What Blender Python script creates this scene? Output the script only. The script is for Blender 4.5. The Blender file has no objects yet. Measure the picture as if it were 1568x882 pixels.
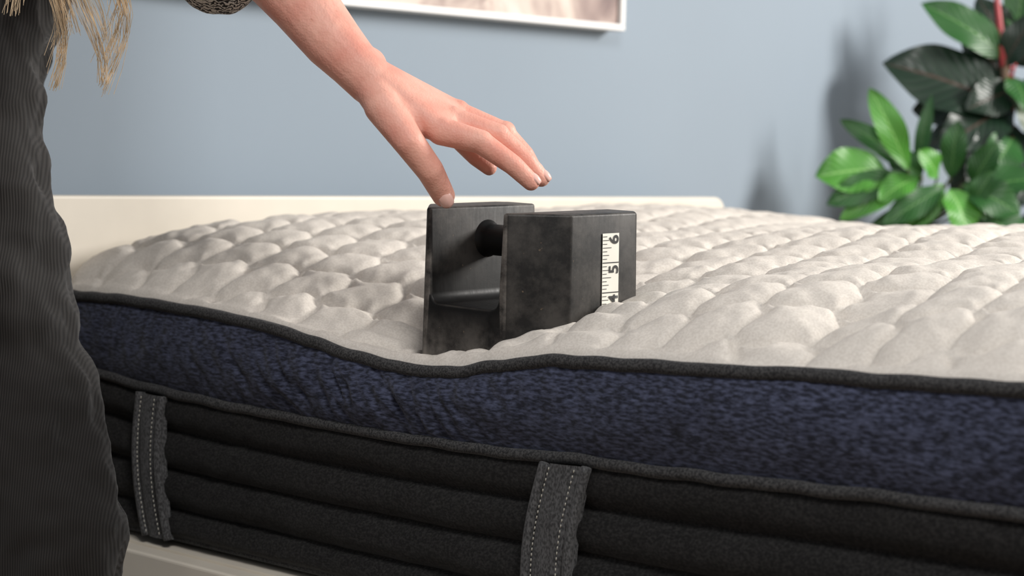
import bpy, bmesh, math, random
from mathutils import Vector, Matrix, noise
random.seed(7)
scn=bpy.context.scene
COL=bpy.context.collection
try:
    scn.view_settings.view_transform='Standard'
    scn.view_settings.look='None'
except Exception as e: print(e)

# ------------------------------------------------------------------ camera
cam=bpy.data.cameras.new("camera");co=bpy.data.objects.new("camera",cam);COL.objects.link(co);scn.camera=co
az=math.radians(45.8);pt=math.radians(-3.59);ro=math.radians(1.2)
fh=Vector((-math.cos(az),math.sin(az),0));r0=Vector((fh.y,-fh.x,0))
f=fh*math.cos(pt)+Vector((0,0,math.sin(pt)));u0=r0.cross(f)
r=r0*math.cos(ro)+u0*math.sin(ro);u=u0*math.cos(ro)-r0*math.sin(ro)
M=Matrix(((r.x,u.x,-f.x,1.804),(r.y,u.y,-f.y,-1.1725),(r.z,u.z,-f.z,.70),(0,0,0,1)))
co.matrix_world=M
cam.lens=71.0;cam.sensor_width=36;cam.clip_start=.05
cam.dof.use_dof=True;cam.dof.focus_distance=1.72;cam.dof.aperture_fstop=6.5

# ------------------------------------------------------------------ materials
def newmat(name):
    m=bpy.data.materials.new(name);m.use_nodes=True
    nt=m.node_tree;b=nt.nodes['Principled BSDF'];return m,nt,b
def N(nt,t,**k):
    n=nt.nodes.new(t)
    for a,v in k.items():
        if a in n.inputs: n.inputs[a].default_value=v
        else: setattr(n,a,v)
    return n
def ramp(nt,src,stops):
    n=nt.nodes.new('ShaderNodeValToRGB');e=n.color_ramp.elements
    while len(e)<len(stops): e.new(.5)
    for i,(p,c) in enumerate(stops): e[i].position=p;e[i].color=(*c,1) if len(c)==3 else c
    nt.links.new(src,n.inputs[0]);return n
def coords(nt,scale=(1,1,1),rot=(0,0,0),kind='Object'):
    t=nt.nodes.new('ShaderNodeTexCoord');m=nt.nodes.new('ShaderNodeMapping')
    m.inputs['Scale'].default_value=scale;m.inputs['Rotation'].default_value=rot
    nt.links.new(t.outputs[kind],m.inputs[0]);return m.outputs[0]
def bump(nt,b,src,strength,dist,prev=None):
    n=nt.nodes.new('ShaderNodeBump');n.inputs['Strength'].default_value=strength;n.inputs['Distance'].default_value=dist
    nt.links.new(src,n.inputs['Height'])
    if prev: nt.links.new(prev.outputs[0],n.inputs['Normal'])
    nt.links.new(n.outputs[0],b.inputs['Normal']);return n
def simple(name,col,rough=.6,nscale=0,var=.1,bstr=0,bdist=.001,metal=0,detail=4):
    m,nt,b=newmat(name);b.inputs['Roughness'].default_value=rough;b.inputs['Metallic'].default_value=metal
    b.inputs['Base Color'].default_value=(*col,1)
    if nscale:
        v=coords(nt);n=N(nt,'ShaderNodeTexNoise',Scale=nscale,Detail=detail);nt.links.new(v,n.inputs['Vector'])
        lo=tuple(c*(1-var) for c in col);hi=tuple(min(1,c*(1+var)) for c in col)
        rp=ramp(nt,n.outputs['Fac'],[(.3,lo),(.7,hi)]);nt.links.new(rp.outputs[0],b.inputs['Base Color'])
        if bstr: bump(nt,b,n.outputs['Fac'],bstr,bdist)
    return m

def fabric(name,col,col2,fscale,stretch=(1,1,1),rough=.9,bstr=.5,bdist=.001,lo=.4,hi=.6,big=.12,sheen=.2,rot=(0,0,0)):
    m,nt,b=newmat(name);b.inputs['Roughness'].default_value=rough
    b.inputs['Specular IOR Level'].default_value=.15
    b.inputs['Sheen Weight'].default_value=sheen
    v=coords(nt,stretch,rot);n=N(nt,'ShaderNodeTexNoise',Scale=fscale,Detail=3);nt.links.new(v,n.inputs['Vector'])
    rp=ramp(nt,n.outputs['Fac'],[(lo,col),(hi,col2)])
    v2=coords(nt);n2=N(nt,'ShaderNodeTexNoise',Scale=9,Detail=4);nt.links.new(v2,n2.inputs['Vector'])
    rp2=ramp(nt,n2.outputs['Fac'],[(.3,(1-big,)*3),(.7,(1,)*3)])
    mx=N(nt,'ShaderNodeMix',data_type='RGBA',blend_type='MULTIPLY');mx.inputs[0].default_value=1
    nt.links.new(rp.outputs[0],mx.inputs[6]);nt.links.new(rp2.outputs[0],mx.inputs[7]);nt.links.new(mx.outputs[2],b.inputs['Base Color'])
    bump(nt,b,n.outputs['Fac'],bstr,bdist)
    return m

m_cream=fabric("quilt_cream",(.61,.56,.50),(.70,.65,.585),520,(1,1,1),bstr=.22,bdist=.0005,big=.04,sheen=.05)
m_blue=fabric("heather_navy",(.014,.016,.027),(.088,.100,.165),310,(.45,.45,1.5),bstr=.5,bdist=.0008,lo=.38,hi=.74,big=.2,sheen=.1)
m_char=fabric("charcoal_knit",(.008,.0078,.0078),(.030,.029,.028),520,(.7,.7,1),bstr=.4,bdist=.0006,big=.25,lo=.4,hi=.75,sheen=.06)
m_pipe=fabric("piping_grey",(.018,.018,.019),(.066,.065,.065),600,(1,1,1),bstr=.5,bdist=.0006,sheen=.1)
m_strap=fabric("strap_grey",(.035,.035,.036),(.105,.105,.107),700,(1,1,.5),bstr=.3,bdist=.0004,sheen=.1)
m_thread=simple("thread",(.6,.58,.5),.7)
m_frame=simple("cream_paint",(.74,.68,.58),.45,nscale=20,var=.03)
m_wall=simple("wall_paint_blue_grey",(.262,.315,.37),.75,nscale=3,var=.02,bstr=.05)
m_white=simple("white_frame_paint",(.78,.77,.75),.5,nscale=10,var=.02)
m_floor,nt,b=newmat("oak_floor")
b.inputs['Roughness'].default_value=.5
v=coords(nt);br=N(nt,'ShaderNodeTexBrick',Scale=1.0);br.inputs['Color1'].default_value=(.25,.16,.09,1);br.inputs['Color2'].default_value=(.32,.21,.12,1);br.inputs['Mortar'].default_value=(.08,.05,.03,1)
br.inputs['Mortar Size'].default_value=.003;br.inputs['Brick Width'].default_value=1.2;br.inputs['Row Height'].default_value=.14
nt.links.new(v,br.inputs['Vector']);nt.links.new(br.outputs[0],b.inputs['Base Color'])

# iron
m_iron,nt,b=newmat("black_painted_iron")
v=coords(nt)
n=N(nt,'ShaderNodeTexNoise',Scale=22,Detail=8,Roughness=.7);nt.links.new(v,n.inputs['Vector'])
rp=ramp(nt,n.outputs['Fac'],[(.35,(.0045,.0043,.0042)),(.68,(.0075,.0072,.007)),(.85,(.02,.017,.015))])
n3=N(nt,'ShaderNodeTexNoise',Scale=190,Detail=3);nt.links.new(v,n3.inputs['Vector'])
rp3=ramp(nt,n3.outputs['Fac'],[(.73,(0,0,0)),(.76,(.8,.8,.8))])
mx=N(nt,'ShaderNodeMix',data_type='RGBA');nt.links.new(rp3.outputs[0],mx.inputs[0]);nt.links.new(rp.outputs[0],mx.inputs[6]);mx.inputs[7].default_value=(.13,.09,.055,1)
gm=nt.nodes.new('ShaderNodeNewGeometry')
pr=ramp(nt,gm.outputs['Pointiness'],[(.52,(0,0,0)),(.58,(1,1,1))])
nw=ramp(nt,n.outputs['Fac'],[(.40,(.1,.1,.1)),(.60,(.85,.85,.85))])
mw=N(nt,'ShaderNodeMath',operation='MULTIPLY');nt.links.new(pr.outputs[0],mw.inputs[0]);nt.links.new(nw.outputs[0],mw.inputs[1])
mx2=N(nt,'ShaderNodeMix',data_type='RGBA');nt.links.new(mw.outputs[0],mx2.inputs[0]);nt.links.new(mx.outputs[2],mx2.inputs[6]);mx2.inputs[7].default_value=(.20,.18,.16,1)
nt.links.new(mx2.outputs[2],b.inputs['Base Color'])
v2=coords(nt,(70,70,5));n2=N(nt,'ShaderNodeTexNoise',Scale=5,Detail=6,Roughness=.7);nt.links.new(v2,n2.inputs['Vector'])
rr=ramp(nt,n2.outputs['Fac'],[(.3,(.40,)*3),(.7,(.54,)*3)]);nt.links.new(rr.outputs[0],b.inputs['Roughness'])
b.inputs['Specular IOR Level'].default_value=.26
bp=bump(nt,b,n2.outputs['Fac'],.14,.0005);bump(nt,b,n.outputs['Fac'],.2,.0010,bp)

# skin
m_skin,nt,b=newmat("skin")
v=coords(nt);n=N(nt,'ShaderNodeTexNoise',Scale=30,Detail=5);nt.links.new(v,n.inputs['Vector'])
rp=ramp(nt,n.outputs['Fac'],[(.3,(.68,.285,.215)),(.7,(.80,.435,.34))])
n4=N(nt,'ShaderNodeTexNoise',Scale=210,Detail=1);nt.links.new(v,n4.inputs['Vector'])
rp4=ramp(nt,n4.outputs['Fac'],[(.75,(0,0,0)),(.78,(.4,.4,.4))])
mx=N(nt,'ShaderNodeMix',data_type='RGBA');nt.links.new(rp4.outputs[0],mx.inputs[0]);nt.links.new(rp.outputs[0],mx.inputs[6]);mx.inputs[7].default_value=(.48,.20,.13,1)
nt.links.new(mx.outputs[2],b.inputs['Base Color'])
b.inputs['Roughness'].default_value=.52;b.inputs['Specular IOR Level'].default_value=.4
b.inputs['Subsurface Weight'].default_value=.10;b.inputs['Subsurface Radius'].default_value=(.010,.003,.0015);b.inputs['Subsurface Scale'].default_value=.5
n5=N(nt,'ShaderNodeTexVoronoi',Scale=480);nt.links.new(v,n5.inputs['Vector'])
bp=bump(nt,b,n5.outputs['Distance'],.35,.0006);n6=N(nt,'ShaderNodeTexNoise',Scale=75,Detail=4);nt.links.new(v,n6.inputs['Vector']);bump(nt,b,n6.outputs['Fac'],.6,.0018,bp)
m_nail=simple("nail",(.82,.50,.43),.22)

# corduroy
m_cord,nt,b=newmat("black_corduroy")
v=coords(nt,rot=(0,0,math.radians(-44)))
wv=N(nt,'ShaderNodeTexWave',Scale=150,Distortion=.5,Detail=1);wv.inputs['Detail Scale'].default_value=.2;nt.links.new(v,wv.inputs['Vector'])
rp=ramp(nt,wv.outputs['Fac'],[(.1,(.009,.008,.0075)),(.9,(.022,.020,.0185))]);nt.links.new(rp.outputs[0],b.inputs['Base Color'])
b.inputs['Roughness'].default_value=.85;b.inputs['Specular IOR Level'].default_value=.2;b.inputs['Sheen Weight'].default_value=.12
bump(nt,b,wv.outputs['Fac'],.35,.0008)

m_knit,nt,b=newmat("black_white_knit")
v=coords(nt,rot=(0,.7,.3))
wv=N(nt,'ShaderNodeTexWave',Scale=70,Distortion=9,Detail=1);wv.inputs['Detail Scale'].default_value=3;nt.links.new(v,wv.inputs['Vector'])
rp=ramp(nt,wv.outputs['Fac'],[(.42,(.015,.013,.012)),(.58,(.55,.52,.48))]);nt.links.new(rp.outputs[0],b.inputs['Base Color'])
b.inputs['Roughness'].default_value=.9;bump(nt,b,wv.outputs['Fac'],.5,.001)
m_hair=simple("blonde_hair",(.62,.47,.30),.4,nscale=60,var=.35)
m_shoe=simple("shoe_leather",(.05,.035,.03),.5,nscale=40,var=.2)
m_eye=simple("eye_white",(.8,.8,.8),.2);m_iris=simple("iris",(.1,.2,.25),.2);m_lip=simple("lip",(.55,.2,.18),.4)

# ------------------------------------------------------------------ mesh helpers
def obj_from(name,verts,faces,mat,parent=None,smooth=True):
    me=bpy.data.meshes.new(name);me.from_pydata(verts,[],faces);me.update()
    o=bpy.data.objects.new(name,me);COL.objects.link(o)
    if mat: me.materials.append(mat)
    if smooth: me.polygons.foreach_set('use_smooth',[True]*len(me.polygons))
    if parent: o.parent=parent
    return o
def empty(name,loc=(0,0,0),rotz=0):
    e=bpy.data.objects.new(name,None);COL.objects.link(e);e.location=loc;e.rotation_euler=(0,0,rotz);e.empty_display_size=.1;return e
def box(name,lo,hi,mat,parent=None,bev=.0):
    bm=bmesh.new();bmesh.ops.create_cube(bm,size=1)
    for v in bm.verts:
        v.co=Vector([lo[i]+(v.co[i]+.5)*(hi[i]-lo[i]) for i in range(3)])
    me=bpy.data.meshes.new(name);bm.to_mesh(me);bm.free();me.materials.append(mat)
    o=bpy.data.objects.new(name,me);COL.objects.link(o)
    if parent:o.parent=parent
    if bev:
        md=o.modifiers.new('bevel','BEVEL');md.width=bev;md.segments=3
    return o
def tube(name,pts,rad,mat,parent=None,seg=8,cyc=False,fn=None):
    vs=[];fs=[];n=len(pts)
    for i,p in enumerate(pts):
        p=Vector(p);a=Vector(pts[(i-1)%n] if (i>0 or cyc) else p);c=Vector(pts[(i+1)%n] if (i<n-1 or cyc) else p)
        t=(c-a).normalized();up=Vector((0,0,1)) if abs(t.z)<.9 else Vector((1,0,0))
        s=t.cross(up).normalized();w=s.cross(t)
        rr=rad[i] if isinstance(rad,(list,tuple)) else rad
        for k in range(seg):
            an=2*math.pi*k/seg;vs.append(p+(s*math.cos(an)+w*math.sin(an))*rr)
    m=n if cyc else n-1
    for i in range(m):
        for k in range(seg):
            j=(i+1)%n;fs.append((i*seg+k,i*seg+(k+1)%seg,j*seg+(k+1)%seg,j*seg+k))
    if not cyc:
        fs.append(tuple(range(seg))[::-1]);fs.append(tuple((n-1)*seg+k for k in range(seg)))
    return obj_from(name,vs,fs,mat,parent)
def lerp(a,b,t): return a+(b-a)*t
def interp(tab,x):
    if x<=tab[0][0]: return tab[0][1]
    for (a,va),(b_,vb) in zip(tab,tab[1:]):
        if x<=b_:
            t=(x-a)/(b_-a);t=t*t*(3-2*t)*.5+t*.5;return lerp(va,vb,t)
    return tab[-1][1]
def blob(name,parts,mat,parent,voxel=.004,smooth=6,disp=None):
    """parts: lists of (point,radius) ; each list becomes the convex hull of its spheres; joined to one continuous skin"""
    bm=bmesh.new()
    for hull in parts:
        b2=bmesh.new()
        for it in hull:
            p,rd=it[0],it[1];sc=it[2] if len(it)>2 else (1,1,1)
            mt=Matrix.Translation(p)@Matrix.Diagonal((*sc,1))
            bmesh.ops.create_icosphere(b2,subdivisions=3,radius=rd,matrix=mt)
        res=bmesh.ops.convex_hull(b2,input=b2.verts)
        g=[e for e in res['geom_interior'] if isinstance(e,bmesh.types.BMVert)]
        bmesh.ops.delete(b2,geom=g,context='VERTS')
        me=bpy.data.meshes.new('t');b2.to_mesh(me);b2.free();bm.from_mesh(me);bpy.data.meshes.remove(me)
    me=bpy.data.meshes.new(name);bm.to_mesh(me);bm.free();me.materials.append(mat)
    o=bpy.data.objects.new(name,me);COL.objects.link(o);o.parent=parent
    md=o.modifiers.new('remesh','REMESH');md.mode='VOXEL';md.voxel_size=voxel;md.use_smooth_shade=True
    sm=o.modifiers.new('smooth','SMOOTH');sm.factor=.5;sm.iterations=smooth
    if disp:
        tx=bpy.data.textures.new(name+'_folds','CLOUDS');tx.noise_scale=disp[1];tx.noise_depth=2
        d=o.modifiers.new('folds','DISPLACE');d.texture=tx;d.strength=disp[0];d.mid_level=.5
        s2=o.modifiers.new('smooth2','SMOOTH');s2.factor=.5;s2.iterations=2
    return o
def chain(pts):
    return [[pts[i],pts[i+1]] for i in range(len(pts)-1)]

# ------------------------------------------------------------------ room
box("floor",(-.13,-3.2,-.05),(4.6,3.8,0),m_floor)
box("wall_back",(-.23,-3.2,0),(-.13,3.9,2.6),m_wall)
box("wall_right",(-.13,3.8,0),(4.6,3.9,2.6),m_wall)
box("baseboard_back",(-.13,-3.2,0),(-.115,3.8,.1),m_white,bev=.003)
box("baseboard_right",(-.115,3.785,0),(4.6,3.8,.1),m_white,bev=.003)

# ------------------------------------------------------------------ mattress
X0=-.008
LX,WY,RC=1.95,1.12,.03
ZB=.322
TOP=[(0,.146),(.048,.1465),(.137,.146),(.243,.1495),(.3425,.1555),(.4165,.165),(.469,.1735),(.52,.1775),(.553,.1800),(.601,.1770),(.6465,.168),(.712,.158),(.7805,.1545),(.876,.1515),(.964,.1468),(1.045,.1450),(1.128,.1415),(1.5,.140),(1.95,.140)]
MID=[(0,.220),(.069,.2217),(.18,.2304),(.29,.235),(.434,.2374),(.52,.2384),(.601,.2382),(.676,.2366),(.747,.2329),(.813,.2329),(.876,.2313),(.964,.2274),(1.045,.225),(1.128,.2233),(1.95,.222)]
def ztop(x,y):
    z=.7-interp(TOP,x)
    return lerp(z,.558,min(1,max(0,y/.9)))
def zmid(x,y):
    z=.7-interp(MID,x)
    return lerp(z,.478,min(1,max(0,y/.9)))
mattress=empty("mattress")
per=[]
def arc(cx,cy,a0,a1,n=8):
    for i in range(n+1):
        a=math.radians(lerp(a0,a1,i/n));per.append((cx+RC*math.cos(a),cy+RC*math.sin(a),math.cos(a),math.sin(a)))
n=int((LX-X0-2*RC)/.003)
for i in range(1,n): per.append((X0+RC+(LX-X0-2*RC)*i/n,0,0,-1))
arc(LX-RC,RC,-90,0)
for i in range(1,40): per.append((LX,RC+(WY-2*RC)*i/40,1,0))
arc(LX-RC,WY-RC,0,90)
for i in range(1,60): per.append((LX-RC-(LX-X0-2*RC)*i/60,WY,0,1))
arc(X0+RC,WY-RC,90,180)
for i in range(1,40): per.append((X0,WY-RC-(WY-2*RC)*i/40,-1,0))
arc(X0+RC,RC,180,270)
NP=len(per)
def strip(name,prof,mat,nv):
    vs=[];fs=[]
    for (x,y,nx,ny) in per:
        k_=.25 if nx<-.5 else 1
        for k in range(nv+1):
            z,o=prof(x,y,nx,ny,k/nv);o*=k_ if o>0 else 1;vs.append((x+nx*o,y+ny*o,z))
    for i in range(NP):
        j=(i+1)%NP
        for k in range(nv):
            fs.append((i*(nv+1)+k,j*(nv+1)+k,j*(nv+1)+k+1,i*(nv+1)+k+1))
    return obj_from(name,vs,fs,mat,mattress)
def ridge(v): return 1-2*abs(noise.noise(v))
def band(x,y,nx,ny,v):
    a,b_=zmid(x,y),ztop(x,y);z=lerp(a,b_,v)
    o=.012*math.sin(math.pi*v)**.7
    g=math.exp(-((x-.49)/.17)**2) if y<.05 else 0
    s=math.sin(math.pi*v)**.6
    # slanted pull wrinkles below the weight
    ph=(x*.80+z*.62)
    q=abs(math.sin(ph*105+2.6*noise.noise(Vector((x*14,z*14,3)))))**.7
    msk=max(0,min(1,.55+1.6*noise.noise(Vector((x*18+z*12,z*20,7)))))
    q2=noise.noise(Vector((x*12-z*14,z*14,9)))
    q3=ridge(Vector((x*60+z*50,z*20,1)))
    o+=s*(g*(.0085*(q-.6)*msk+.0050*(q3-.5))+.0045*q2+.0018*noise.noise(Vector((x*60,z*50,5))))
    return z,o
strip("side_band",band,m_blue,36)
def base(x,y,nx,ny,v):
    a,b_=zmid(x,y),ZB;z=lerp(a,b_,v)
    ph=v/.26 if v<.78 else 3+(v-.78)/.22
    fr=ph-math.floor(ph)
    if v>=1: fr=1
    o=.016*(max(0,math.sin(math.pi*fr)))**.42-.009
    if ph<.5 : o=max(o,-.004)
    o+=.0022*noise.noise(Vector((x*10,z*40,7)))+.0018*noise.noise(Vector((x*45,z*30,2)))
    if v>.93: o-= (v-.93)/.07*.010
    return z,o
strip("base_side",base,m_char,60)
pp=[(x+nx*.002,y+ny*.002,ztop(x,y)+.0014*noise.noise(Vector((x*30,y*9,0)))) for x,y,nx,ny in per]
tube("top_piping",pp,.0056,m_pipe,mattress,10,True)
pp=[(x+nx*.003,y+ny*.003,zmid(x,y)+.0014*noise.noise(Vector((x*25,y*9,4)))) for x,y,nx,ny in per]
tube("lower_piping",pp,.0050,m_pipe,mattress,10,True)
pp=[(x-nx*.006,y-ny*.006,ZB+.004) for x,y,nx,ny in per]
tube("bottom_piping",pp,.004,m_pipe,mattress,6,True)
obj_from("bottom_panel",[(x-nx*.006,y-ny*.006,ZB+.001) for x,y,nx,ny in per],[tuple(range(NP))[::-1]],m_char,mattress)
WCX,WCY=.578,.098
def wsd(x,y):
    qx=abs(x-WCX)-.087+.038;qy=abs(y-WCY)-.068+.038
    return math.hypot(max(qx,0),max(qy,0))+min(max(qx,qy),0)-.038
def topz(x,y):
    d=min((x-X0)*3,LX-x,y,WY-y);d=max(d,0)
    e=ztop(x,y)
    crown=.629+.013*noise.noise(Vector((x*3.6,y*3.6,5)))+.012*max(0,1-abs(x-.30)/.5)*min(1,max(0,y)/.25)
    z=e+(crown-e)*(1-math.exp(-d/.074))
    sd=wsd(x,y)
    th=math.atan2(y-WCY,x-WCX)
    w=math.exp(-(max(sd+.004,0)/.110)**1.3)
    w*=min(1,.15+d/.022)
    wb=math.exp(-(max(sd,0)/.26)**2)
    z-=.018*wb*(1-w)*min(1,d/.1)
    zc=.5545+.018*math.cos(th)+.0215*math.sin(th)
    z+=.0075*math.sin(th*7+1.0)*math.exp(-((sd-.075)/.055)**2)*min(1,d/.05)
    z-=.020*math.exp(-(((x-.93)/.045)**2+((y-.10)/.10)**2))
    z=lerp(z,zc,w)
    # gathered folds running in towards the weight
    z+=.0035*math.sin(th*19+3*noise.noise(Vector((x*9,y*9,2))))*math.exp(-((sd-.035)/.035)**2)*min(1,d/.03)
    # quilting : diamond stitch lines, fabric stays flatter between them
    p=.060
    a_=(x*.95+y*.31);b_=(y*.95-x*.31)
    A=a_/p+.09*math.sin(2*math.pi*b_/p+.6)+.24*noise.noise(Vector((x*5,y*5,1)))
    B=b_/p+.09*math.sin(2*math.pi*a_/p)+.24*noise.noise(Vector((x*5,y*5,8)))
    da=abs(A-round(A));db=abs(B-round(B))
    crease=max(math.exp(-da*15),math.exp(-db*15))
    dome=(1-(1-2*da)**2)*(1-(1-2*db)**2)
    amp=min(1,max(0,(d-.006)/.012))*(1-.3*w)
    z+=amp*(.0048*dome-.0075*crease)
    pk=math.exp(-da*5)+math.exp(-db*5)
    z+=.0026*pk*noise.noise(Vector((x*85,y*85,6)))*min(1,d/.03)
    z+=(.0022*noise.noise(Vector((x*36,y*36,2)))+.0007*noise.noise(Vector((x*120,y*90,4))))*min(1,d/.02)
    if d<.012: z+=.0035*math.sin(math.pi*d/.012)
    t=min(1,max(0,(-sd-.005)/.008))
    z=lerp(z,.480,t)
    return z
st=.0028;NX=int((LX-X0)/st);NY=int(WY/st)
vs=[];fs=[]
def sq(c,L):
    if c<RC: return -1,(RC-c)/RC
    if c>L-RC: return 1,(c-L+RC)/RC
    return 0,0
for i in range(NX+1):
    for j in range(NY+1):
        x=(LX-X0)*i/NX;y=WY*j/NY
        sx,a=sq(x,LX-X0);sy,b_=sq(y,WY)
        if sx and sy:
            a2=a*math.sqrt(1-b_*b_/2);b2=b_*math.sqrt(1-a*a/2)
            x=(RC-a2*RC) if sx<0 else LX-X0-RC+a2*RC
            y=(RC-b2*RC) if sy<0 else WY-RC+b2*RC
            dd=RC-RC*math.hypot(a2,b2)
        x+=X0
        vs.append((x,y,topz(x,y) if not(sx and sy) else lerp(ztop(x,y),topz(x,y),min(1,dd/.012))))
for i in range(NX):
    for j in range(NY):
        k=i*(NY+1)+j;fs.append((k,k+NY+1,k+NY+2,k+1))
obj_from("quilted_top",vs,fs,m_cream,mattress)
def strapmesh(name,xc_top,xc_bot,w):
    vs=[];fs=[];nu,nv=8,40
    P=lambda a,v:(lerp(xc_top,xc_bot,v)+.006*math.sin(v*math.pi*1.0)*(-1)+a*w/2)
    for k in range(nv+1):
        v=k/nv
        for i in range(nu+1):
            a=-1+2*i/nu;x=P(a,v);z=lerp(zmid(x,0)-.004,ZB+.004,v)
            o=.0115+.004*math.sin(v*math.pi)+.0012*math.cos(a*math.pi*1.0)+.0015*noise.noise(Vector((x*30,z*30,3)))
            if i in(0,nu): o=.004
            vs.append((x,-o,z))
    for k in range(nv):
        for i in range(nu):
            q=k*(nu+1)+i;fs.append((q,q+nu+1,q+nu+2,q+1))
    obj_from(name,vs,fs,m_strap,mattress)
    for sgn in(-1,1):
        pts=[]
        for k in range(nv+1):
            v=k/nv;x=P(sgn,v);z=lerp(zmid(x,0)-.004,ZB+.004,v);pts.append((x,-(.011+.004*math.sin(v*math.pi)),z))
        tube(name+"_edge",pts,.0042,m_strap,mattress,8)
        for k in range(0,30):
            v=.02+k/30*.96;v2=v+.016;x1=P(sgn*.60,v);x2=P(sgn*.60,v2)
            o1=-(.0135+.004*math.sin(v*math.pi))
            tube(name+"_stitch",[(x1,o1-.001,lerp(zmid(x1,0)-.004,ZB+.004,v)),(x2,o1-.001,lerp(zmid(x2,0)-.004,ZB+.004,v2))],.00042,m_thread,mattress,4)
strapmesh("handle_strap",.186,.198,.036)
strapmesh("handle_strap",.737,.722,.045)
strapmesh("handle_strap",1.32,1.31,.044)
def join(objs,name):
    bm=bmesh.new()
    for o in objs:
        bm.from_mesh(o.data)
    me=bpy.data.meshes.new(name);bm.to_mesh(me);bm.free();me.materials.append(objs[0].data.materials[0])
    par=objs[0].parent
    for o in objs: bpy.data.objects.remove(o)
    n=bpy.data.objects.new(name,me);COL.objects.link(n);n.parent=par;return n
join([o for o in bpy.data.objects if "_stitch" in o.name],"strap_stitching")

# ------------------------------------------------------------------ bed frame
bed=empty("bed_frame")
def prism(name,poly,x0,x1,mat,parent,axis='x',bev=0):
    vs=[];n=len(poly)
    for X in(x0,x1):
        for a,b_ in poly:
            vs.append((X,a,b_) if axis=='x' else (a,X,b_))
    fs=[tuple(range(n))[::-1],tuple(range(n,2*n))]+[(i,(i+1)%n,n+(i+1)%n,n+i) for i in range(n)]
    o=obj_from(name,vs,fs,mat,parent,False)
    bm=bmesh.new();bm.from_mesh(o.data);bmesh.ops.recalc_face_normals(bm,faces=bm.faces);bm.to_mesh(o.data);bm.free()
    if bev:
        md=o.modifiers.new('bevel','BEVEL');md.width=bev;md.segments=3;md.limit_method='ANGLE';md.angle_limit=math.radians(40)
    return o
def rrect(y0,y1,z0,z1,R,n=8):
    p=[(y0,z0),(y1,z0)]
    for i in range(n+1):
        a=math.radians(90*i/n);p.append((y1-R+R*math.cos(a),z1-R+R*math.sin(a)))
    for i in range(n+1):
        a=math.radians(90+90*i/n);p.append((y0+R+R*math.cos(a),z1-R+R*math.sin(a)))
    return p
prism("headboard",rrect(-.035,1.146,.14,.654,.022),-.052,-.022,m_frame,bed,bev=.003)
box("rail_near",(-.022,-.036,.16),(1.98,-.012,.316),m_frame,bed,.003)
box("rail_far",(-.022,1.132,.16),(1.98,1.156,.316),m_frame,bed,.003)
box("rail_foot",(1.98,-.036,.16),(2.004,1.156,.316),m_frame,bed,.003)
box("slat_base",(-.022,-.012,.290),(1.98,1.132,.318),m_frame,bed)
for x,y in((0,.02),(1.93,.02),(0,1.06),(1.93,1.06)):
    box("leg",(x-.02,y-.02,0),(x+.03,y+.03,.292),m_frame,bed,.004)

# ------------------------------------------------------------------ cast iron weight
HW,HD,HH=.087,.066,.175
ch=.038;cb=.010
def octo(sc,z):
    a,b_=HW*sc,HD*sc
    return [(-a+ch,-b_),(a-ch,-b_),(a,-b_+ch),(a,b_-cb),(a-cb,b_),(-a+cb,b_),(-a,b_-cb),(-a,-b_+ch)],z
me_v=[];
for sc,z in((1.02,0),(.992,HH)):
    p,zz=octo(sc,z);me_v+=[(x,y,zz) for x,y in p]
fs=[tuple(range(8))[::-1],tuple(range(8,16))]+[(i,(i+1)%8,8+(i+1)%8,8+i) for i in range(8)]
wt=obj_from("cast_iron_weight",me_v,fs,m_iron,None,False)
zf=HH-.082;xi=HW-.0435
poly=[]
R=.009
for i in range(7):
    a=math.radians(180+90*i/6);poly.append((-xi+.003+R+R*math.cos(a),zf+R+R*math.sin(a)))
for i in range(7):
    a=math.radians(270+90*i/6);poly.append((xi-.003-R+R*math.cos(a),zf+R+R*math.sin(a)))
poly+=[(xi+.001,HH+.02),(-xi-.001,HH+.02)]
cut=prism("cutter",poly,-.2,.2,m_iron,None,'y')
bo=wt.modifiers.new('cut','BOOLEAN');bo.object=cut;bo.operation='DIFFERENCE';bo.solver='EXACT'
bv=wt.modifiers.new('bevel','BEVEL');bv.width=.0026;bv.segments=3;bv.limit_method='ANGLE';bv.angle_limit=math.radians(28)
dg=bpy.context.evaluated_depsgraph_get()
ev=wt.evaluated_get(dg);nm=bpy.data.meshes.new_from_object(ev)
wt.modifiers.clear();wt.data=nm;bpy.data.objects.remove(cut)
nm.polygons.foreach_set('use_smooth',[True]*len(nm.polygons))
try: nm.set_sharp_from_angle(angle=math.radians(35))
except Exception as e: print(e)
hp=[];hr=[]
for x,rr in((-xi-.004,.019),(-xi+.0005,.0175),(-xi+.0025,.0150),(-xi+.008,.0138),(0,.0138),(xi-.008,.0138),(xi-.0025,.0150),(xi-.0005,.0175),(xi+.004,.019)):
    hp.append((x,.004,HH-.030));hr.append(rr)
tube("handle_bar",hp,hr,m_iron,wt,28)
m_tape=simple("tape_paper",(.72,.70,.62),.5,nscale=50,var=.04)
m_ink=simple("ink",(.015,.015,.015),.6)
TY=-HD+ch+.0495
slope=HW*(1.02-.992)/HH
def fx(z): return HW*1.02-slope*z+.0008
tw=.0105
tz0,tz1=.0,.158
obj_from("tape_strip",[(fx(tz0),TY-tw,tz0),(fx(tz0),TY+tw,tz0),(fx(tz1),TY+tw,tz1),(fx(tz1),TY-tw,tz1)],[(0,1,2,3)],m_tape,wt,False)
tv=[];tf=[]
def mark(y0,y1,z,h):
    k=len(tv);e=.0003
    tv.extend([(fx(z)+e,y0,z-h/2),(fx(z)+e,y1,z-h/2),(fx(z)+e,y1,z+h/2),(fx(z)+e,y0,z+h/2)]);tf.append((k,k+1,k+2,k+3))
inch=.0254
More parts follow.
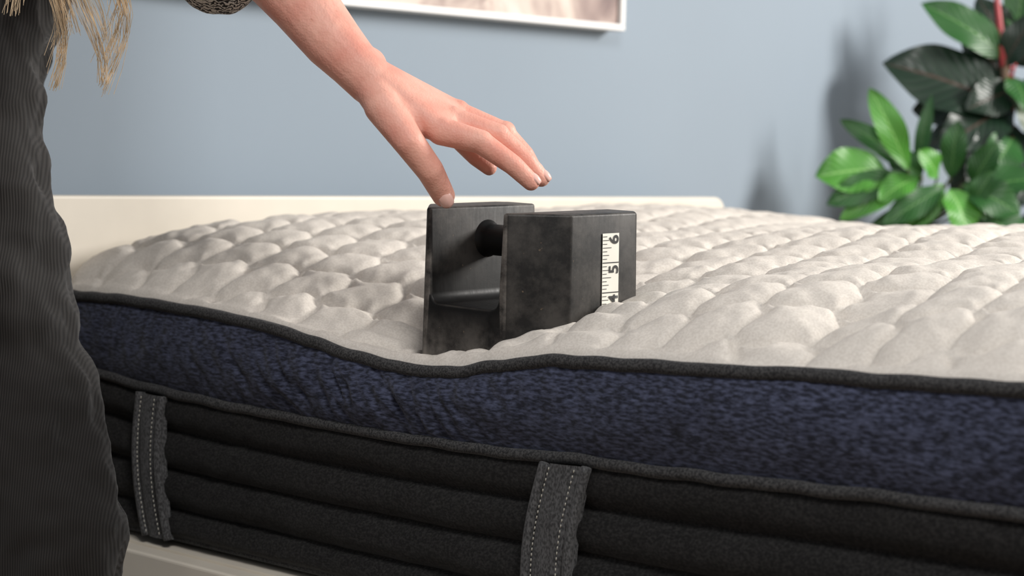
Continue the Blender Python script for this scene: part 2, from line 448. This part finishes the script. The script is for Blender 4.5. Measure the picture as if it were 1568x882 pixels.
for i in range(0,49):
    z=.006+i*inch/8
    if z>tz1-.002: break
    L=.0205 if i%8==0 else (.011 if i%4==0 else (.008 if i%2==0 else .0055))
    mark(TY-tw+.0002,TY-tw+.0002+L,z,.0005 if i%8 else .0008)
obj_from("tape_marks",tv,tf,m_ink,wt,False)
for nchar in range(1,7):
    cu=bpy.data.curves.new("n","FONT");cu.body=str(nchar);cu.size=.0165;cu.offset=.0003;cu.align_x='CENTER';cu.align_y='CENTER'
    to=bpy.data.objects.new("tmp",cu);COL.objects.link(to)
    bpy.context.view_layer.update()
    tm=bpy.data.meshes.new_from_object(to.evaluated_get(bpy.context.evaluated_depsgraph_get()));bpy.data.objects.remove(to)
    zc=.006+nchar*inch-.0058
    for v in tm.vertices:
        gx,gy=v.co.x,v.co.y
        v.co=Vector((fx(zc+gx)+.0005,TY+.0042-gy,zc+gx))
    tm.materials.clear();tm.materials.append(m_ink)
    o=bpy.data.objects.new("tape_numeral",tm);COL.objects.link(o);o.parent=wt
wt.matrix_world=Matrix.Translation((WCX,WCY-.002,.4845))@Matrix.Rotation(math.radians(2.0),4,Vector((.717,.697,0)))

# ------------------------------------------------------------------ woman
woman=empty("woman")
V=Vector
wr=V((.517,-.025,.765))
def S(l,k): return [(p,rd*k) for p,rd in l]
idx=S([(V((.574,.003,.724)),.0112),(V((.602,.021,.716)),.0094),(V((.622,.041,.697)),.0081),(V((.630,.055,.683)),.0070)],1.08)
mid=S([(V((.566,.021,.734)),.0112),(V((.598,.045,.722)),.0094),(V((.615,.063,.701)),.0082),(V((.622,.076,.686)),.0070)],1.06)
rng=S([(V((.554,.040,.740)),.0105),(V((.585,.066,.725)),.0088),(V((.598,.080,.706)),.0077),(V((.602,.089,.692)),.0065)],1.05)
pnk=S([(V((.541,.049,.735)),.0098),(V((.546,.055,.716)),.0084),(V((.556,.063,.703)),.0075),(V((.564,.071,.694)),.0064)],1.08)
thb=S([(V((.538,-.030,.744)),.0155),(V((.566,-.026,.714)),.0122),(V((.573,-.008,.691)),.0108),(V((.570,.011,.6700)),.0092)],1.08)
parts=[]
for c in(idx,mid,rng,pnk,thb): parts+=chain(c)
parts+=[[ (wr,.0205),(idx[0][0],.0112),(mid[0][0],.0112)],[(wr,.0205),(mid[0][0],.0112),(rng[0][0],.0105)],[(wr+V((.003,.006,0)),.018),(rng[0][0],.0105),(pnk[0][0],.0098)],
 [(wr,.019),(thb[0][0],.0155),(idx[0][0]+V((-.010,-.004,.004)),.0112)],
 [(thb[0][0],.0150),(thb[1][0]+V((-.005,0,.005)),.0085),(idx[0][0]+V((-.018,-.006,.008)),.0100)]]
parts+=chain([(V((.10,.0,1.2)),.05),(V((.282,-.058,.977)),.041),(V((.371,-.055,.903)),.0385),(V((.446,-.045,.835)),.0295),(V((.480,-.038,.800)),.0255),(V((.500,-.032,.781)),.0220),(wr,.0210)])
for c in(idx,mid,rng):
    parts.append([(c[0][0]+V((-.002,-.002,.0035)),.0095),(c[0][0]+V((.003,0,.0030)),.0090)]);parts.append([(c[1][0]+V((-.003,-.002,.0008)),.0094),(c[1][0]+V((.0015,.001,.0002)),.0096)])
    k0=c[0][0]+V((0,-.001,.0105));k1=wr+V((.004,.003,.0190))
    parts.append([(k0,.0022),(k0.lerp(k1,.65),.0016)])
parts.append([(V((.505,-.020,.778)),.0175)])
blob("arm_and_hand",parts,m_skin,woman,voxel=.0014,smooth=4)
def nail(p,d,up,w,l):
    d=d.normalized();s=d.cross(up).normalized();n=s.cross(d).normalized()
    vs=[];fs=[];nu,nv=8,8
    for j in range(nv+1):
        for i in range(nu+1):
            a=-1+2*i/nu;b_=-1+2*j/nv
            ww=w*(1-.30*max(0,b_)**3)*(1-.40*max(0,-b_)**3)
            vs.append(p+s*a*ww+d*b_*l+n*(.0028*(1-a*a)-.0014*b_*b_))
    for j in range(nv):
        for i in range(nu):
            k=j*(nu+1)+i;fs.append((k,k+1,k+nu+2,k+nu+1))
    o=obj_from("nail",vs,fs,m_nail,woman)
    md=o.modifiers.new('s','SOLIDIFY');md.thickness=.0006
tocam=V((.697,-.717,.10)).normalized()
t=thb[3][0]-thb[2][0];upn=(tocam-t.normalized()*tocam.dot(t.normalized())).normalized()
nail(thb[3][0]+upn*.0084-t.normalized()*.0004,t,upn,.0062,.0080)
for c in(idx,mid,rng):
    t=c[3][0]-c[2][0];up=(V((.45,-.25,.85)));up=(up-t.normalized()*up.dot(t.normalized())).normalized()
    nail(c[3][0]+up*.0058-t.normalized()*.0002,t,up,.0046,.0058)
blob("sweater",chain([(V((.15,.0,1.19)),.068),(V((.275,-.060,.985)),.060),(V((.352,-.064,.893)),.052)])
 +[[(V((.352,-.066,.890)),.050),(V((.366,-.072,.872)),.046)]]
 +[[(V((.10,-.20,.93)),.125,(1,1.15,1)),(V((.14,-.16,1.12)),.125,(.9,1.1,1))],[(V((.14,-.16,1.12)),.11),(V((.15,.0,1.19)),.07),(V((.14,-.32,1.19)),.07),(V((.19,-.16,1.25)),.06)],
 [(V((.08,-.20,.90)),.125,(1,1.2,.6)),(V((.10,-.20,.95)),.125,(1,1.15,1))]]
 +chain([(V((.14,-.32,1.19)),.068),(V((.16,-.38,.95)),.055),(V((.24,-.36,.78)),.045)]),m_knit,woman,.006,5,(.014,.05))
blob("right_hand",chain([(V((.20,-.37,.86)),.035),(V((.26,-.355,.74)),.024)])+[[(V((.26,-.355,.74)),.022),(V((.285,-.335,.66)),.012),(V((.275,-.375,.66)),.012)]]
 +chain([(V((.287,-.335,.66)),.009),(V((.30,-.33,.60)),.0075),(V((.295,-.33,.575)),.0065)])+chain([(V((.285,-.348,.655)),.009),(V((.298,-.345,.59)),.0078),(V((.290,-.345,.56)),.0065)])
 +chain([(V((.280,-.362,.655)),.0088),(V((.293,-.36,.60)),.0075),(V((.285,-.36,.57)),.0062)])+chain([(V((.275,-.376,.66)),.008),(V((.285,-.378,.615)),.007),(V((.28,-.378,.59)),.006)])
 +chain([(V((.268,-.335,.72)),.013),(V((.285,-.315,.68)),.010),(V((.295,-.312,.65)),.0085)]),m_skin,woman,.0025,3)
RL=[(V((.13,-.23,.84)),.112),(V((.175,-.242,.748)),.094),(V((.189,-.232,.684)),.090),(V((.200,-.224,.602)),.0885),(V((.218,-.208,.509)),.086),(V((.250,-.203,.430)),.083),(V((.279,-.2015,.354)),.080),(V((.272,-.2015,.24)),.078),(V((.255,-.20,.12)),.080)]
LLg=[(V((.06,-.17,.84)),.105),(V((.03,-.15,.66)),.092),(V((.0,-.145,.48)),.078),(V((-.01,-.15,.30)),.076),(V((-.02,-.15,.12)),.078)]
blob("trousers",chain(RL)+chain(LLg)+[[(V((.10,-.20,.86)),.12,(1,1.2,.8)),(V((.06,-.17,.84)),.105),(V((.12,-.23,.84)),.105)],
 [(V((.262,-.225,.692)),.010),(V((.240,-.262,.645)),.018),(V((.22,-.20,.70)),.03)]],m_cord,woman,.005,3,(.028,.055))
for nm_,x,y in(("right_shoe",.26,-.20),("left_shoe",-.015,-.15)):
    blob(nm_,[[(V((x-.04,y,.035)),.034),(V((x+.09,y,.030)),.028),(V((x+.14,y,.026)),.024)],[(V((x-.035,y,.04)),.036),(V((x-.015,y,.10)),.042),(V((x+.03,y,.07)),.034)]],m_shoe,woman,.004,3)
hc=V((.285,-.185,1.385))
fd=V((.80,.18,-.57)).normalized();sd_=fd.cross(V((0,0,1))).normalized();up_=sd_.cross(fd)
def HP(a,b_,c): return hc+fd*a+sd_*b_+up_*c
blob("head",[[(HP(-.02,0,.03),.082),(HP(.02,0,.035),.072)],[(HP(.02,0,.0),.070),(HP(.045,0,-.055),.045),(HP(.062,0,-.085),.022)],
 [(HP(.083,0,.012),.007),(HP(.108,0,-.022),.010)],[(HP(.098,.011,-.027),.006),(HP(.098,-.011,-.027),.006)],
 [(HP(.078,.028,.025),.010),(HP(.082,-.028,.025),.010)],[(HP(-.005,.078,-.005),.014,(1,.5,1.7))],[(HP(-.005,-.078,-.005),.014,(1,.5,1.7))],
 [(HP(-.02,0,-.04),.052),(V((.19,-.165,1.24)),.052)]],m_skin,woman,.003,3)
for s in(-1,1):
    blob("eye",[[(HP(.074,s*.029,.008),.0115)]],m_eye,woman,.002,1);blob("iris",[[(HP(.083,s*.029,.006),.0048)]],m_iris,woman,.001,1)
blob("lips",[[(HP(.085,.016,-.053),.004),(HP(.094,0,-.052),.0058),(HP(.085,-.016,-.053),.004)]],m_lip,woman,.0015,1)
blob("hair_mass",[[(HP(-.035,0,.045),.088),(HP(.012,0,.065),.070)],[(HP(-.05,0,-.02),.078),(HP(-.06,0,-.07),.06)]],m_hair,woman,.005,2)
cu=bpy.data.curves.new("hair_locks","CURVE");cu.dimensions='3D';cu.bevel_depth=.00042;cu.bevel_resolution=1
locks=[((.297,-.200,.752),46,.0026,.045),((.305,-.190,.80),26,.004,.03),((.320,-.176,.758),40,.0028,.05),((.334,-.160,.748),34,.0026,.045),((.341,-.150,.785),14,.004,.03),
 ((.281,-.213,.815),50,.005,.05),((.268,-.226,.84),70,.008,.05),((.25,-.24,.86),60,.010,.04),((.312,-.183,.835),34,.006,.04)]
for li,(tip,cnt,spd,lv) in enumerate(locks):
    lph=random.uniform(0,6.28);lam=random.uniform(.008,.012);frq=random.uniform(13,17)
    root=HP(.02,(-.085 if tip[1]<-.185 else .085),-.02)
    mid_=V((lerp(root.x,tip[0],.85),lerp(root.y,tip[1],.85),1.12))
    for i in range(cnt):
        jt=V((random.gauss(0,spd),random.gauss(0,spd),lv*random.random()**2))
        tp=V(tip)+jt
        m0=mid_+V((random.gauss(0,.008),random.gauss(0,.008),0))
        st_=HP(random.uniform(-.03,.05),random.uniform(-.06,.06),random.uniform(.08,.12))
        pts=[st_,root+V((random.gauss(0,.006),random.gauss(0,.006),0))]
        ph=lph+random.gauss(0,.22);am=lam*random.uniform(.75,1.2);n=34
        for k in range(1,n+1):
            t=k/n
            p=(root*(1-t)**2+m0*2*t*(1-t)+tp*t*t)
            a=ph+t*frq*1.6
            p+=V((math.cos(a)*.7,math.sin(a)*.7+math.cos(a)*.5,0))*am*(.3+t)
            pts.append(p)
        s_=cu.splines.new('POLY');s_.points.add(len(pts)-1)
        for k,p in enumerate(pts): s_.points[k].co=(*p,1);s_.points[k].radius=1.0 if k<len(pts)-4 else .5
cu.materials.append(m_hair)
ho=bpy.data.objects.new("hair_locks",cu);COL.objects.link(ho);ho.parent=woman

# ------------------------------------------------------------------ picture
pic=empty("framed_picture")
m_art,nt,b=newmat("abstract_art")
v=coords(nt,(1,1,1));n=N(nt,'ShaderNodeTexNoise',Scale=7,Detail=6,Distortion=1.2);nt.links.new(v,n.inputs['Vector'])
rp=ramp(nt,n.outputs['Fac'],[(.3,(.10,.05,.05)),(.44,(.32,.23,.20)),(.54,(.58,.47,.40)),(.7,(.70,.64,.58))]);nt.links.new(rp.outputs[0],b.inputs['Base Color'])
y0,y1,z0,z1=.12,1.003,.888,1.55
box("canvas",(-.128,y0+.006,z0+.006),(-.104,y1-.006,z1-.006),m_art,pic)
for nm_,lo,hi in(("frame_bottom",(-.129,y0,z0),(-.098,y1,z0+.009)),("frame_top",(-.129,y0,z1-.009),(-.098,y1,z1)),("frame_left",(-.129,y0,z0+.009),(-.098,y0+.009,z1-.009)),("frame_right",(-.129,y1-.009,z0+.009),(-.098,y1,z1-.009))):
    box(nm_,lo,hi,m_white,pic,.001)

# ------------------------------------------------------------------ plants
def leafmat(name,c1,c2,rough,vein):
    m,nt,b=newmat(name);tc=nt.nodes.new('ShaderNodeUVMap');sp=nt.nodes.new('ShaderNodeSeparateXYZ');nt.links.new(tc.outputs[0],sp.inputs[0])
    s=N(nt,'ShaderNodeMath',operation='SUBTRACT');nt.links.new(sp.outputs[0],s.inputs[0]);s.inputs[1].default_value=.5
    a=N(nt,'ShaderNodeMath',operation='ABSOLUTE');nt.links.new(s.outputs[0],a.inputs[0])
    k=N(nt,'ShaderNodeMath',operation='MULTIPLY_ADD');nt.links.new(a.outputs[0],k.inputs[0]);k.inputs[1].default_value=-.6;nt.links.new(sp.outputs[1],k.inputs[2])
    k2=N(nt,'ShaderNodeMath',operation='MULTIPLY');nt.links.new(k.outputs[0],k2.inputs[0]);k2.inputs[1].default_value=62
    k3=N(nt,'ShaderNodeMath',operation='SINE');nt.links.new(k2.outputs[0],k3.inputs[0])
    rv=ramp(nt,k3.outputs[0],[(.55,c1),(1.0,c2)])
    rm=ramp(nt,a.outputs[0],[(.012,(1,1,1)),(.03,(0,0,0))])
    mx=N(nt,'ShaderNodeMix',data_type='RGBA');nt.links.new(rm.outputs[0],mx.inputs[0]);nt.links.new(rv.outputs[0],mx.inputs[6]);mx.inputs[7].default_value=(*vein,1)
    nt.links.new(mx.outputs[2],b.inputs['Base Color']);b.inputs['Roughness'].default_value=rough
    bump(nt,b,k3.outputs[0],.25,.001);return m
m_lg=leafmat("bright_leaf",(.06,.24,.025),(.11,.33,.05),.42,(.22,.46,.12))
m_lg2=leafmat("mid_leaf",(.014,.085,.012),(.026,.12,.02),.42,(.08,.21,.05))
m_ld=leafmat("dark_leaf",(.007,.022,.011),(.012,.034,.017),.36,(.06,.035,.025))
m_lo=leafmat("olive_leaf",(.05,.08,.035),(.07,.10,.05),.4,(.1,.08,.03))
m_stem=simple("stem_green",(.08,.11,.04),.5,nscale=30,var=.2)
m_red=simple("red_shoot",(.45,.07,.08),.4,nscale=30,var=.2)
m_bark=simple("bark",(.12,.08,.05),.8,nscale=60,var=.3,bstr=.4)
m_soil=simple("soil",(.03,.02,.015),.95,nscale=80,var=.4,bstr=1,bdist=.01)
m_pot=simple("white_ceramic_pot",(.7,.68,.64),.35,nscale=10,var=.03)
m_pot2=simple("terracotta_pot",(.42,.18,.09),.7,nscale=30,var=.12)
def leaf(base,tip,w,mat,parent,roll=0.,arch=.12,fold=.2,ob=.85):
    base=V(base);tip=V(tip);d=tip-base;L=d.length;d.normalize()
    up=V((0,-.88,.47));s=d.cross(up)
    if s.length<.1: s=V((1,0,0))
    s.normalize();n=s.cross(d).normalized()
    s2=s*math.cos(roll)+n*math.sin(roll);n2=n*math.cos(roll)-s*math.sin(roll)
    nu,nv=8,18;vs=[];fs=[];uv=[]
    ph=random.uniform(0,6)
    for j in range(nv+1):
        v=j/nv
        ww=w*.5*(math.sin(math.pi*min(1,max(0,v)**ob*.985+.008))**.72)
        if v>.93: ww*=1-((v-.93)/.07)**2*.4
        c=base+d*(L*v)+n2*(arch*L*math.sin(math.pi*v))
        for i in range(nu+1):
            a=-1+2*i/nu
            vs.append(c+s2*(a*ww)+n2*(fold*abs(a)*ww+.06*w*math.sin(v*11+ph+a)*abs(a)));uv.append((.5+a*.5,v))
    for j in range(nv):
        for i in range(nu):
            k=j*(nu+1)+i;fs.append((k,k+1,k+nu+2,k+nu+1))
    o=obj_from("leaf",vs,fs,mat,parent)
    ul=o.data.uv_layers.new(name="UVMap")
    for lp in o.data.loops: ul.data[lp.index].uv=uv[lp.vertex_index]
    return o
def pot(par,x,y,mat,R,H):
    prof=[(R*.72,0),(R*.75,.005),(R*.95,H*.85),(R*1.02,H*.86),(R*1.03,H),(R*.95,H),(R*.92,H*.9),(0.001,H*.88)]
    seg=40;vs=[(0+x,y,0)];fs=[]
    for rr,z in prof:
        for k in range(seg):
            a=2*math.pi*k/seg;vs.append((x+rr*math.cos(a),y+rr*math.sin(a),z))
    for j in range(len(prof)-1):
        for k in range(seg):
            fs.append((1+j*seg+k,1+j*seg+(k+1)%seg,1+(j+1)*seg+(k+1)%seg,1+(j+1)*seg+k))
    for k in range(seg): fs.append((0,1+(k+1)%seg,1+k))
    obj_from("pot",vs,fs,mat,par)
    obj_from("soil",[(x+R*.93*math.cos(2*math.pi*k/24),y+R*.93*math.sin(2*math.pi*k/24),H*.9) for k in range(24)],[tuple(range(24))],m_soil,par,False)
YAW=math.radians(90-45.8)
# plants stand against the back wall; local x runs along the row, local y toward the corner
PO=(.068,1.602,0)
def TG(p):
    Z=3.13+(p[1]+.17)*.5;return V((p[0]*Z/2.85+.2153*(Z-3.2),Z-3.2,.7+(p[2]-.7)*Z/2.85))
def TD(p):
    Z=3.27+p[1]*.6;return V((p[0]*Z/3.0+.2153*(Z-3.2),Z-3.2,.7+(p[2]-.7)*Z/3.0))
gp=empty("potted_green_plant",PO,YAW)
G=[((-.060,-.15,.70),(-.118,-.17,.813),.040,m_lg,.2),((-.092,-.15,.70),(-.190,-.20,.687),.066,m_lg,.1),((-.074,-.17,.694),(-.173,-.22,.648),.042,m_lg2,.2),
((-.055,-.18,.687),(-.154,-.22,.627),.036,m_lg,.1),((-.046,-.2,.69),(-.10,-.25,.655),.040,m_lg,-.2),((-.046,-.1,.678),(-.03,-.1,.807),.022,m_lg2,.4),
((-.046,-.12,.696),(-.158,-.14,.768),.034,m_lg2,.2),((-.018,-.18,.69),(-.046,-.24,.728),.036,m_lg,0),((-.01,-.18,.675),(-.092,-.24,.622),.040,m_lg2,.1),
((0,-.2,.673),(.026,-.25,.612),.056,m_lg,.3),((-.01,-.15,.68),(-.06,-.2,.615),.040,m_lg,.2),((.018,-.18,.68),(.100,-.24,.640),.052,m_lg2,-.1),
((0,-.14,.66),(-.125,-.16,.60),.040,m_lg2,.2),((.02,-.14,.66),(.080,-.2,.595),.06,m_lg2,.1),((-.04,-.13,.69),(-.09,-.12,.725),.038,m_lg2,.4),((.0,-.12,.69),(.008,-.14,.77),.036,m_lg2,.3),
((.03,-.12,.68),(.065,-.16,.74),.040,m_lg2,.2),((.02,-.10,.67),(.13,-.12,.69),.055,m_lg2,.2),((.05,-.2,.64),(.11,-.22,.59),.06,m_lg2,.1),((.03,-.2,.65),(.06,-.22,.70),.03,m_lg2,.1)]
hub=V((-.055,0,.60))
for bs,tp,w,mt,rl in G:
    B=TG(bs);T=TG(tp)
    leaf(B,T,w*1.15,mt,gp,rl,.08,.18,1.05)
    tube("stalk",[hub,hub.lerp(B,.6)+V((0,0,-.004)),B,B.lerp(T,.08)],[.003,.0025,.002,.0015],m_stem,gp,6)
for i in range(12):
    a=random.uniform(0,6.28);z=random.uniform(.42,.58);L=random.uniform(.07,.10);q=V((-.055,-.02,z))
    e=q+V((math.cos(a)*L,math.sin(a)*L*.7,random.uniform(-.03,.05)))
    leaf(q.lerp(e,.2),e,.045,random.choice([m_lg2,m_lg]),gp,0,.1)
tube("stem",[(-.08,-.04,.23),(-.06,-.02,.42),hub],[.008,.006,.004],m_stem,gp,8)
pot(gp,-.08,-.04,m_pot2,.09,.25)
rpn=empty("potted_rubber_plant",PO,YAW)
D=[((.073,0,.798),(-.107,.0,.856),.105,m_ld,.1),((.073,0,.871),(-.053,0,.945),.060,m_lg2,.1),((.078,.05,.793),(-.06,.08,.788),.075,m_ld,.2),((.078,.02,.837),(.012,.06,.900),.065,m_ld,.2),
((.073,0,.856),(.120,-.04,.935),.050,m_ld,.2),((.087,0,.798),(-.02,-.10,.730),.080,m_ld,.1),((.092,0,.769),(.03,-.12,.665),.085,m_ld,.2),((.087,0,.759),(.150,-.02,.65),.08,m_ld,.1),
((.078,.02,.779),(-.04,.06,.735),.065,m_ld,.2),((.092,0,.827),(.140,-.06,.735),.062,m_lo,.2),((.09,0,.80),(.20,.02,.83),.08,m_ld,.2),((.09,0,.86),(.18,.05,.90),.08,m_ld,.2),
((.085,0,.82),(.02,-.08,.79),.060,m_ld,.2),((.09,0,.74),(.0,.0,.67),.08,m_ld,.1),((.09,0,.72),(.13,-.12,.64),.08,m_ld,.1),((.09,0,.70),(.02,.07,.69),.08,m_ld,.1),((.088,0,.84),(.108,-.09,.79),.05,m_lg2,.2),
((.08,.02,.88),(.03,.05,.955),.055,m_ld,.2),((.08,.03,.76),(.03,.07,.82),.07,m_ld,.2),((.09,-.05,.75),(.06,-.13,.70),.06,m_lg2,.2),((.09,.02,.88),(.16,.03,.99),.06,m_ld,.2),((.09,.02,.90),(.10,.05,1.01),.05,m_lg2,.2)]
for bs,tp,w,mt,rl in D:
    B=TD(bs);leaf(B,TD(tp),w*1.1,mt,rpn,rl,.08,.15,.9)
    tube("stalk",[TD((.085,0,bs[2]-.02)),B],[.003,.0022],m_red,rpn,6)
for i in range(18):
    a=random.uniform(0,6.28);z=random.uniform(.40,.70);L=random.uniform(.10,.15);q=V((.115,.06,z))
    e=q+V((math.cos(a)*L,math.sin(a)*L*.6,random.uniform(-.03,.06)))
    leaf(q.lerp(e,.15),e,.08,m_ld,rpn,0,.1)
tube("red_shoot",[TD(p) for p in((.073,0,.855),(.067,0,.90),(.057,-.005,.97),(.052,-.005,1.02))],[.0062,.0055,.004,.001],m_red,rpn,10)
tube("stem",[V((.15,.03,.24)),V((.13,.05,.5)),TD((.088,0,.7)),TD((.080,0,.80)),TD((.073,0,.865))],[.012,.010,.008,.007,.0062],m_bark,rpn,10)
pot(rpn,.15,0.03,m_pot,.115,.27)

# ------------------------------------------------------------------ lights
def area(name,loc,tgt,size,en,col=(1,1,1)):
    l=bpy.data.lights.new(name,'AREA');l.size=size;l.energy=en;l.color=col
    o=bpy.data.objects.new(name,l);COL.objects.link(o);o.location=loc
    o.rotation_euler=(V(tgt)-V(loc)).to_track_quat('-Z','Y').to_euler();return o
area("key_light",(2.2,2.5,1.70),(.5,.3,.6),.85,112,(1,.965,.92))
area("fill_light",(2.3,-1.1,2.5),(.5,.0,.5),.7,42,(1,.98,.96))
w=bpy.data.worlds.new("world");scn.world=w;w.use_nodes=True
w.node_tree.nodes['Background'].inputs[0].default_value=(.96,.97,1,1);w.node_tree.nodes['Background'].inputs[1].default_value=.42
